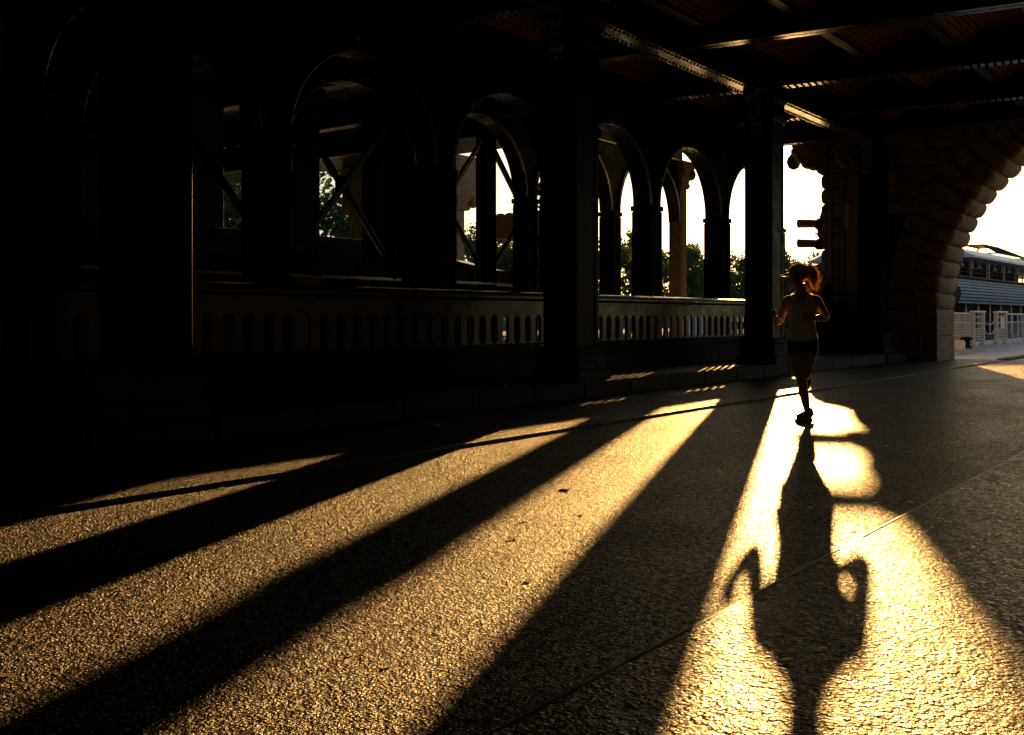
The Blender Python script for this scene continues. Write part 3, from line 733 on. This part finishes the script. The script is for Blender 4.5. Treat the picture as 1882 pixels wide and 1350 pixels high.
# ================================================================== RESTAURANT BOAT
t=thing('river_boat','blue and white two-deck restaurant boat moored beyond the arch','boat',(47.0*1.17,11.4*1.17,-2.99),R(-1.5)); t.scale=(1.17,1.17,1.17)
LB=34
b=MB(); b.loft([[(x,y0,-.5),(x,y1,-.5),(x,y1+.2,1.3),(x,y1+.3,2.6),(x,y0-.3,2.6),(x,y0-.2,1.3)] for x,y0,y1 in((-3,2.2,3.8),(-1,.7,5.2),(2,.1,5.9),(LB-4,.1,5.9),(LB,1.8,4.2))],False)
b.build('hull',M['boatdark'],t,bevel=.05)
# lower saloon behind glass
b=MB(); b.box(.6,LB-4,.35,5.6,2.6,4.2); b.build('saloon',M['boatdark'],t)
x=1.0; kk=0
while x<LB-6:
    b=MB(); b.box(x,x+2.0,.30,.345,2.7,4.1); b.build('window',M['wood'] if kk in(1,4,7) else M['glass'],t)
    b=MB(); b.box(x+2.03,x+2.16,.25,.345,2.6,4.2); b.build('mullion',M['gal'],t); x+=2.2; kk+=1
# bulging louvred skirt: 9 slats per panel, each panel one part
x=-.8; kk=0
while x<LB-4.5:
    b=MB()
    for k in range(9):
        a=k/8; z=4.15+1.15*a; y=-.45+.55*a*a-.18*math.sin(PI*a)
        b.obox((x+.02,y,z),(x+2.66,y,z),.03,.098,up=(0,.35*(a-.5)*2,1))
    b.build('louvre_panel',M['boat'],t,bevel=.008); x+=2.7; kk+=1
b=MB(); b.box(-.8,LB-4.5,-.1,5.8,4.12,5.22); b.build('deck_band',M['boatdark'],t)
# open upper deck
b=MB(); b.box(-.6,LB-5,-.2,6,5.28,5.36); b.build('upper_deck',M['boatdark'],t)
b=MB(); b.box(-.4,LB-6,-.1,-.06,5.72,5.75); b.box(-.4,LB-6,-.1,-.06,5.55,5.57)
x=-.4
while x<LB-6: b.box(x,x+.05,-.11,-.05,5.36,5.75); x+=1.1
b.build('deck_railing',M['boatdark'],t)
x=.2
while x<LB-6:
    b=MB(); b.box(x,x+.14,.0,.14,5.36,6.12); b.build('deck_post',M['gal'],t); x+=3.0
b=MB(); b.box(1.5,LB-10,2.6,2.7,5.36,6.12); b.box(1.5,5.5,1.2,2.6,5.36,5.9); b.box(8,12,1.2,2.5,5.36,5.9); b.build('bar_wall',M['wood'],t)
x=2.5
while x<LB-8:
    b=MB(); b.lathe([(.03,6.12),(.04,6.0),(.13,5.90),(.14,5.86)],x,.3,10); b.build('deck_lamp',M['white'],t); x+=3.0
# curved roof
n=8; prof=[(-.9,6.10)]+[( -.9+7.6*i/n, 6.20+.85*math.sin(PI*i/n)**.8) for i in range(n+1)]+[(6.7,6.10)]
b=MB(); b.loft([[(x,p[0]*s+(1-s)*2.9,p[1]) for p in prof] for x,s in((-1.6,.35),(-1.1,.8),(0,1),(LB-7,1),(LB-5.5,.7))],False); b.build('roof',M['boatroof'],t,bevel=.02)
# skeletal canopy on the roof
b=MB()
A=[(13.2,1.2),(20.2,1.2),(20.2,4.4),(13.2,4.4)]; T=[(14.6,2.3),(17.6,2.3),(17.6,3.3),(14.6,3.3)]
for i in range(4):
    j=(i+1)%4
    b.obox((*A[i],7.02),(*T[i],7.62),.07,.07); b.obox((*A[i],7.03),(*A[j],7.03),.07,.07); b.obox((*T[i],7.62),(*T[j],7.62),.07,.07)
for k in range(1,9):
    f=k/9; b.obox((13.2+7*f,1.2,7.03),(14.6+3*f,2.3,7.58),.04,.04); b.obox((13.2+7*f,1.2,7.03),(13.2+7*f,1.2,6.75),.04,.04)
b.add([(*T[0],7.66),(*T[1],7.66),(*T[2],7.66),(*T[3],7.66)],[(0,1,2,3)])
b.build('canopy_frame',M['boatdark'],t)
b=MB(); b.lathe([(.05,6.35),(.3,6.4),(.32,7.02),(.2,6.74),(.05,6.76)],17.4,.7,12); b.build('roof_vent',M['boatroof'],t)

# ================================================================== QUAY FURNITURE beyond the arch
def qpt(px,py): return px_ground(px,py,.122)
# two gate frames
def gate(px0,px1,py,label,sign):
    a=Vector((*qpt(px0,py),.122)); b_=Vector((*qpt(px1,py-1),.122)); d=(b_-a); L=d.length; ang=math.atan2(d.y,d.x)
    t=thing('gate_frame',label,'gate',tuple(a),ang,'slatted gate frames on the quay')
    for x in(0,L):
        b=MB(); b.box(x-.07,x+.07,-.06,.06,0,1.12); b.box(x-.11,x+.11,-.1,.1,0,.06); b.build('post',M['gate'],t,bevel=.01)
    b=MB(); b.box(-.1,L+.1,-.08,.08,1.12,1.18); b.build('top_bar',M['white'],t,bevel=.01)
    b=MB()
    for z in(.95,.74): b.box(.06,L-.06,-.025,.025,z,z+.05)
    for k in range(6): b.box(.06,L-.06,-.02,.02,.12+k*.085,.17+k*.085)
    b.build('slats',M['gate'],t)
    if sign:
        b=MB(); b.box(L*.35,L*.75,-.055,-.03,.55,.98); b.build('sign_panel',M['plate'],t)
    return a,b_
g1=gate(1788,1806,636,'slatted gate frame left of the chain gap on the quay',False)
g2=gate(1831,1847,633,'slatted gate frame with a white sign, right of the chain',True)
t=thing('barrier_chain','drooping metal chains hung between the two gate frames','chain',(0,0,0))
for z in(.95,.62,.3):
    b=MB(); p,q=g1[1],g2[0]
    b.tube([p.lerp(q,k/10)+Vector((0,0,z-.25*4*(k/10)*(1-k/10))) for k in range(11)],.016,5); b.build('chain',M['gal'],t)
def railing(p,q,label,mesh=False):
    p=Vector(p);q=Vector(q);d=q-p;L=d.length; t=thing('quay_railing',label,'railing',tuple(p),math.atan2(d.y,d.x),'railings along the quay edge')
    b=MB(); b.tube([(0,0,1.08),(L,0,1.08)],.03,6); b.tube([(0,0,.78),(L,0,.78)],.018,6); b.tube([(0,0,.12),(L,0,.12)],.018,6); b.build('rails',M['gal'],t)
    n=max(1,int(L/1.5))
    for k in range(n+1):
        b=MB(); x=L*k/n; b.tube([(x,0,0),(x,0,1.08)],.028,6); b.build('post',M['gal'],t)
    b=MB(); st=.11 if mesh else .5
    x=st
    while x<L and mesh: b.obox((x,0,.12),(x,0,1.08),.012,.012,up=(0,1,0)); x+=st
    if not mesh:
        b.obox((0,0,.12),(0,0,.78),.014,.014,up=(0,1,0)); bar=b.mesh('bar'); bar.materials.append(M['gal'])
        while x<L:
            o=bpy.data.objects.new('bar',bar); C.objects.link(o); o.parent=t; o.location=(x,0,0); x+=st
        return
    if mesh:
        for k in range(9): b.obox((0,0,.2+k*.1),(L,0,.2+k*.1),.010,.010)
    b.build('infill',M['gal'],t)
railing((*qpt(1738,642),.122),tuple(g1[0]+Vector((-.2,.05,0))),'meshed grey railing between the pier and the gate frame',True)
railing(tuple(g2[1]+Vector((.3,0,0))),(64,9.45,.122),'long grey railing in front of the boat, right of the gates')
p=qpt(1776,640); t=thing('mooring_bollard','small dark mooring bollard by the meshed railing','bollard',(p[0],p[1],.122))
b=MB(); b.lathe([(.17,0),(.17,.05),(.11,.10),(.11,.24),(.19,.29),(.19,.34),(.05,.37)],0,0); b.build('post',M['boatdark'],t)
p=qpt(1760,642); t=thing('stone_block','low pale stone block beside the pier foot','block',(p[0],p[1],.122),R(10))
b=MB(); b.box(-.2,.2,-.2,.2,0,.24); b.box(-.17,.17,-.17,.17,.24,.28); b.build('block',M['white'],t,bevel=.02)

# ================================================================== ROAD DETAILS
p=px_ground(1036,901); b=MB(); b.ellip((0,0,.004),(.026,.034,.007),nu=12,nv=6); b.ellip((.006,-.018,.005),(.016,.016,.007),nu=8,nv=5)
o=b.build('pebble',M['boatdark'],loc=(p[0],p[1],0)); tag(o,'small dark pebble lying in the sunlit band of road','pebble')
lit=MB(); rnd=random.Random(21)
for k in range(300):
    u=rnd.uniform(.5,17); v=rnd.uniform(1.7,5.3) if k%3 else rnd.uniform(-2.5,1.55); z=.002 if v>1.6 else .0205
    s=rnd.uniform(.008,.034); a=rnd.uniform(0,6.28); m_=rnd.randrange(5,8)
    lit.add([(u+s*(.7+.5*rnd.random())*math.cos(a+2*PI*j/m_),v+s*.7*(.6+.6*rnd.random())*math.sin(a+2*PI*j/m_),z+rnd.uniform(0,.006)) for j in range(m_)],[tuple(range(m_))])
M['litter']=mat('pale_litter',(.34,.28,.19),.38,.3,30)
tag(lit.build('leaf_litter',M['litter']),'scattered pale flakes and leaf bits trodden into the asphalt','litter',kind='stuff')

# ================================================================== THE RUNNER
def runner():
    ru,rv=px_ground(1481,774)
    t=thing('person','woman jogging in visor cap, pale tank top and dark shorts','person',(ru,rv,0),R(21.1-90))
    b=MB()
    def ring(c,rx,ry,n=20,tilt=0.0,yaw=0.0):
        out=[]
        for k in range(n):
            a=2*PI*k/n; x=rx*math.cos(a); y=ry*math.sin(a)
            X=x*math.cos(yaw)-y*math.sin(yaw); Y=x*math.sin(yaw)+y*math.cos(yaw)
            out.append((c[0]+X,c[1]+Y,c[2]+tilt*x))
        return out
    YW=R(-14)
    torso=[((-.035,.0,.76),.09,.07),((-.035,.0,.80),.138,.105),((-.037,.005,.86),.150,.115),((-.033,.0,.93),.143,.10),((-.037,-.005,1.01),.124,.088),((-.04,-.01,1.10),.130,.094),((-.04,-.015,1.17),.142,.108),((-.04,-.005,1.24),.148,.098),((-.038,.0,1.275),.130,.078),((-.038,.0,1.31),.088,.062),((-.042,-.005,1.345),.066,.058)]
    b.loft([ring(c,rx,ry,yaw=YW) for c,rx,ry in torso])
    for s in(-1,1): b.tube([(-.045+s*.01,.012,1.365),(-.04+s*.05,.015,1.325),(-.04+s*.10,.015,1.288),(-.04+s*.145,.012,1.262)],[.026,.030,.034,.036],10)
    # bust
    b.ellip((-.105,-.085,1.185),(.062,.055,.06)); b.ellip((.018,-.10,1.185),(.062,.055,.06))
    # neck and head (looking to the left of the picture)
    b.tube([(-.04,.0,1.30),(-.05,-.002,1.36),(-.062,-.006,1.43)],[.070,.062,.060],14)
    hc=Vector((-.075,-.01,1.515)); HR=Matrix.Rotation(R(0),3,'Z')
    FW=Matrix.Rotation(R(168),3,'Z')     # local +x is the face direction
    RT=Matrix.Rotation(R(168),3,'Z')@Matrix.Rotation(R(4),3,'Y')
    def hp(x,y,z): return hc+RT@Vector((x,y,z))
    b.ellip(hp(-.008,0,.028),(.098,.076,.088),RT,20,14)
    b.ellip(hp(.022,0,-.035),(.068,.060,.075),RT,18,12)
    b.ellip(hp(.045,0,-.082),(.038,.036,.03),RT,14,10)         # chin
    b.tube([hp(.082,0,.012),hp(.100,0,-.012),hp(.106,0,-.026),hp(.088,0,-.036)],[.008,.011,.013,.009],10)   # nose
    b.ellip(hp(.082,0,-.055),(.013,.022,.007),RT,10,8); b.ellip(hp(.080,0,-.066),(.012,.02,.008),RT,10,8)   # lips
    for s in(-1,1):
        b.ellip(hp(.062,s*.032,.004),(.018,.02,.013),RT,10,8)   # eye socket lids
        b.ellip(hp(.060,s*.030,.026),(.020,.026,.008),RT,10,8)  # brow
        b.ellip(hp(.045,s*.045,-.03),(.028,.02,.024),RT,10,8)   # cheek
        b.ellip(hp(-.01,s*.076,-.012),(.022,.008,.032),RT,10,8) # ear
    # arms
    def limb(pts,rads,n=14,sub=5):
        P=[];Q=[]
        pts=[Vector(p) for p in pts]
        for i in range(len(pts)-1):
            for k in range(sub):
                f=k/sub; P.append(pts[i].lerp(pts[i+1],f)); Q.append(rads[i]+(rads[i+1]-rads[i])*f)
        P.append(pts[-1]);Q.append(rads[-1])
        # relax the corners
        for _ in range(2):
            P=[P[0]]+[(P[i-1]+P[i]*2+P[i+1])/4 for i in range(1,len(P)-1)]+[P[-1]]
        b.tube(P,Q,n)
    SL=Vector((.106,.01,1.255)); EL=Vector((.208,.085,1.075)); WL=Vector((.055,-.155,1.075))
    limb([(.05,.0,1.27),SL,(.160,.055,1.17),EL,(.15,-.03,1.075),WL],[.05,.057,.045,.038,.040,.025])
    SR=Vector((-.183,.01,1.255)); ER=Vector((-.262,.10,1.03)); WR=Vector((-.315,-.095,1.085))
    limb([(-.12,.0,1.27),SR,(-.232,.06,1.15),ER,(-.288,.0,1.05),WR],[.05,.057,.045,.038,.039,.025])
    def hand(w,d,up,side):
        """closed runner's fist: palm plus four curled fingers and a thumb"""
        d=Vector(d).normalized(); up=Vector(up); up=(up-d*up.dot(d)).normalized(); sd=d.cross(up)*side
        c=w+d*.045
        b.tube([w-d*.01,w+d*.02,w+d*.055,w+d*.082],[.025,.031,.036,.030],12,flat=.62)
        for k,(ln) in enumerate((.9,1.0,.95,.78)):
            base=w+d*.080+up*(.027-.018*k)
            p1=base+d*.022*ln+sd*.006; p2=p1+sd*.030*ln-d*.004; p3=p2-d*.026*ln+sd*.002
            b.tube([base-d*.015,base,p1,p1.lerp(p2,.5)+d*.004,p2,p3],[.010,.0105,.010,.0095,.009,.0075],8)
        tb=w+d*.03+up*.026
        b.tube([tb,tb+d*.025+up*.018+sd*.012,tb+d*.050+up*.010+sd*.030,tb+d*.062-up*.008+sd*.036],[.012,.0115,.010,.0085],8)
    hand(WL,(WL-EL)+Vector((-.03,0,.03)),(0,0,1),1)
    hand(WR,(WR-ER)+Vector((0,0,.04)),(0,0,1),-1)
    # legs: stance leg on the picture's left hip, the other folded back
    limb([(-.095,.0,.86),(-.085,-.03,.68),(-.055,-.055,.485),(-.035,-.03,.40),(-.02,.01,.29),(.012,.045,.12),(.018,.05,.055)],[.088,.080,.054,.050,.053,.033,.036])
    limb([(.035,.0,.86),(.03,-.06,.68),(-.005,-.115,.505),(-.005,-.03,.475),(.0,.10,.475),(.012,.26,.50),(.015,.31,.50)],[.088,.078,.054,.051,.052,.034,.036])
    # feet
    b.tube([(.035,.075,.05),(.01,.03,.045),(-.04,-.04,.035),(-.075,-.09,.028)],[.034,.04,.036,.022],10)
    b.tube([(.015,.32,.525),(.015,.345,.46),(.012,.37,.38),(.01,.375,.33)],[.034,.038,.034,.022],10)
    body=b.build('body',M['skin'],t)
    r=body.modifiers.new('remesh','REMESH'); r.mode='VOXEL'; r.voxel_size=.0055
    s=body.modifiers.new('smooth','SMOOTH'); s.iterations=3; s.factor=.5
    dg=bpy.context.evaluated_depsgraph_get(); me=bpy.data.meshes.new_from_object(body.evaluated_get(dg))
    body.modifiers.clear(); body.data=me; me.materials.clear(); me.materials.append(M['skin'])
    me.polygons.foreach_set('use_smooth',[True]*len(me.polygons))
    # tank top
    c=MB(); off=.012
    tk=[((-.04,.005,.838),.160,.126),((-.04,.004,.87),.160,.126),((-.04,.0,.93),.151,.114),((-.037,-.005,1.01),.138,.104),((-.04,-.012,1.09),.143,.112),((-.04,-.034,1.16),.158,.142),((-.04,-.034,1.20),.160,.142),((-.04,-.02,1.245),.155,.122)]
    rings=[]
    for i,(cc,rx,ry) in enumerate(tk):
        rr=ring(cc,rx,ry,28,yaw=YW)
        if i<5: rr=[(p[0]+.004*math.sin(7*k+i*1.3),p[1]+.004*math.cos(5*k+i),p[2]) for k,p in enumerate(rr)]
        rings.append(rr)
    c.loft(rings,True,cap=False)
    for s in(-1,1):      # shoulder straps front and back
        for y0,ys in((-.128,-1),(.09,1)):
            px_=-.04+s*.072
            P=[(px_,y0,1.225),(px_+s*.006,y0*.86+.0,1.265),(px_+s*.010,y0*.55,1.302),(px_+s*.012,.0,1.328)]
            c.tube(P,[.045,.036,.030,.026],8,flat=.3)
    o=c.build('tank_top',M['tank'],t); o.modifiers.new('sol','SOLIDIFY').thickness=.003
    # shorts
    c=MB()
    c.loft([ring(cc,rx,ry,24,yaw=YW) for cc,rx,ry in(((-.037,.0,.80),.144,.112),((-.038,.004,.845),.153,.119),((-.038,.002,.88),.148,.114),((-.038,.0,.92),.142,.106))],True)
    c.tube([(-.097,.0,.86),(-.094,-.012,.78),(-.088,-.028,.695)],[.090,.094,.095],16); c.tube([(.037,.0,.86),(.034,-.03,.78),(.028,-.062,.70)],[.090,.093,.094],16)
    c.build('shorts',M['shorts'],t)
    # shoes
    def shoe(pts,rad,sole):
        c=MB(); c.tube(pts,rad,12,flat=.85); o=c.build('shoe',M['shoe'],t)
        c=MB(); c.tube(sole,[.036,.042,.040,.036,.022],12,flat=1); q=c.build('sole',M['sole'],o)
        q.data.transform(Matrix.Identity(4))
        return o,q
    c=MB(); c.tube([(.028,.07,.125),(.034,.085,.07),(.012,.05,.060),(-.035,-.01,.050),(-.070,-.055,.042),(-.088,-.075,.034)],[.040,.050,.052,.047,.036,.012],12); o=c.build('shoe',M['shoe'],t)
    c=MB(); poly=[(.075,.065),(.06,.105),(.02,.11),(-.02,.04),(-.05,-.06),(-.10,-.13),(-.125,-.115),(-.115,-.07),(-.07,-.01),(-.02,.06),(.03,.03)]
    poly=[(.072,.115),(.036,.135),(.0,.115),(-.032,.05),(-.078,-.01),(-.112,-.06),(-.105,-.093),(-.070,-.095),(-.028,-.055),(.022,.01),(.062,.06)]
    c.prism(poly,'xy',.0,.026); c.build('sole',M['sole'],o,bevel=.008)
    c=MB(); c.tube([(.015,.30,.54),(.015,.33,.50),(.014,.355,.45),(.012,.372,.38),(.01,.378,.325),(.01,.378,.30)],[.040,.045,.046,.042,.032,.012],12); o=c.build('shoe',M['shoe'],t)
    c=MB(); c.tube([(.015,.365,.545),(.014,.40,.47),(.012,.418,.39),(.01,.418,.31)],[.03,.038,.04,.028],10,flat=.45); c.build('sole',M['sole'],o)
    # eyes
    for s in(-1,1):
        c=MB(); c.ellip(hp(.0735,s*.032,.003),(.009,.011,.008),RT,10,8); c.build('eye',M['eye'],t)
    # cap with brim
    c=MB(); rings=[]
    for k in range(9):
        a=PI/2*k/8; rad=math.cos(a); hgt=math.sin(a)
        rings.append([tuple(hp(-.010+.107*rad*math.cos(q),.084*rad*math.sin(q),.040+.083*hgt)) for q in [2*PI*j/24 for j in range(24)]])
    c.loft(rings[:-1],True,cap=True); o=c.build('cap',M['cap'],t)
    c=MB(); top=[];bot=[]
    for j in range(13):
        q=-PI/2*.92+PI*.92*j/12; inn=hp(-.010+.105*math.cos(q),.083*math.sin(q),.044)
        out=hp(.02+.165*math.cos(q)*(1 if abs(q)<1.3 else .9),.088*math.sin(q),.020-.012*abs(math.sin(q)))
        top.append((inn,out))
    vs=[];
    for i_,o_ in top: vs+= [i_,o_]
    c.add(vs,[(2*j,2*j+1,2*j+3,2*j+2) for j in range(12)],True); br=c.build('brim',M['cap'],o); br.modifiers.new('sol','SOLIDIFY').thickness=.009
    # curly ponytail: bun core and strands
    c=MB(); rnd=random.Random(4)
    root=Vector((.030,.03,1.585))
    c.ellip(root,(.036,.036,.040)); 
    for k in range(230):
        d=Vector((rnd.gauss(.25,.55),rnd.gauss(.2,.6),rnd.gauss(.5,.5))).normalized()
        p=root+d*.03; tgt=Vector((.085+rnd.gauss(0,.022),.05+rnd.gauss(0,.03),1.435+rnd.gauss(0,.04)))
        a=rnd.uniform(0,6.28); fr=rnd.uniform(2.5,4.5)*6.28; amp=rnd.uniform(.006,.016); pts=[]
        for i in range(15):
            f=i/14; bse=p.lerp(tgt,f)+d*(.045*math.sin(PI*min(1,f*1.1)))*rnd.uniform(.9,1.1)
            pts.append(bse+Vector((math.cos(a+fr*f),math.sin(a+fr*f),.5*math.sin(a*2+fr*f)))*amp*min(1,f*3))
        c.tube(pts,[.0016]*14+[.0007],3,cap=False)
    c.build('ponytail',M['hair'],t)
    # hair on the head below and above the cap (stray flyaways)
    c=MB()
    for k in range(170):
        q=rnd.uniform(0,2*PI); z0=rnd.uniform(-.03,.05) ; 
        if math.cos(q)>.35: continue
        p=hp(-.012+.098*math.cos(q),.078*math.sin(q),z0); d=(RT@Vector((math.cos(q),math.sin(q),.2))).normalized()
        c.tube([p,p+d*.012+Vector((0,0,-.004)),p+d*.014+Vector((rnd.uniform(-.01,.01),0,-.02)),p+d*.010+Vector((rnd.uniform(-.015,.02),0,-.038))],[.004,.004,.003,.001],4)
    for k in range(60):
        q=rnd.uniform(0,2*PI); e=rnd.uniform(.3,1.3); p=hp(-.01+.107*math.cos(e)*math.cos(q),.084*math.cos(e)*math.sin(q),.040+.083*math.sin(e)); d=(p-hc).normalized()
        c.tube([p,p+d*.010+Vector((.004,0,0)),p+d*.014+Vector((rnd.uniform(.004,.018),0,rnd.uniform(-.004,.008)))],[.0012,.0010,.0006],3,cap=False)
    c.build('hair',M['hair'],t)
runner()

# ================================================================== LIGHT, SKY, CAMERA
AZ_S=R(21.4); EL_S=R(9.5)
w=bpy.data.worlds.new('World'); S.world=w; w.use_nodes=True; N=w.node_tree.nodes; L=w.node_tree.links
bg=N['Background']; sk=N.new('ShaderNodeTexSky'); sk.sky_type='NISHITA'; sk.sun_disc=False
sk.sun_elevation=EL_S; sk.sun_rotation=PI/2-AZ_S; sk.dust_density=1.0; sk.air_density=1.0; sk.ozone_density=1.0
L.new(sk.outputs[0],bg.inputs[0]); bg.inputs[1].default_value=.05
ld=bpy.data.lights.new('sun','SUN'); ld.energy=5; ld.angle=R(.53); ld.color=(1.0,.53,.155)
lo=bpy.data.objects.new('sun',ld); C.objects.link(lo)
dv=Vector((math.cos(EL_S)*math.cos(AZ_S),math.cos(EL_S)*math.sin(AZ_S),math.sin(EL_S)))
lo.rotation_euler=dv.to_track_quat('Z','Y').to_euler(); lo.location=dv*200
cd=bpy.data.cameras.new('camera'); cam=bpy.data.objects.new('camera',cd); C.objects.link(cam)
cd.sensor_width=36; cd.lens=36*F/1882; cd.shift_x=0; cd.shift_y=(HOR-675)/1882
cd.clip_start=.05; cd.clip_end=4000
cam.location=(0,0,H); cam.rotation_euler=(PI/2,0,PHI-PI/2)
S.camera=cam
S.view_settings.view_transform='Standard'; S.view_settings.look='None'; S.view_settings.exposure=1.0; S.view_settings.gamma=1; S.view_settings.use_curve_mapping=False
S.cycles.max_bounces=6; S.cycles.diffuse_bounces=3; S.cycles.glossy_bounces=4; S.cycles.use_denoising=True
S.cycles.sample_clamp_indirect=6
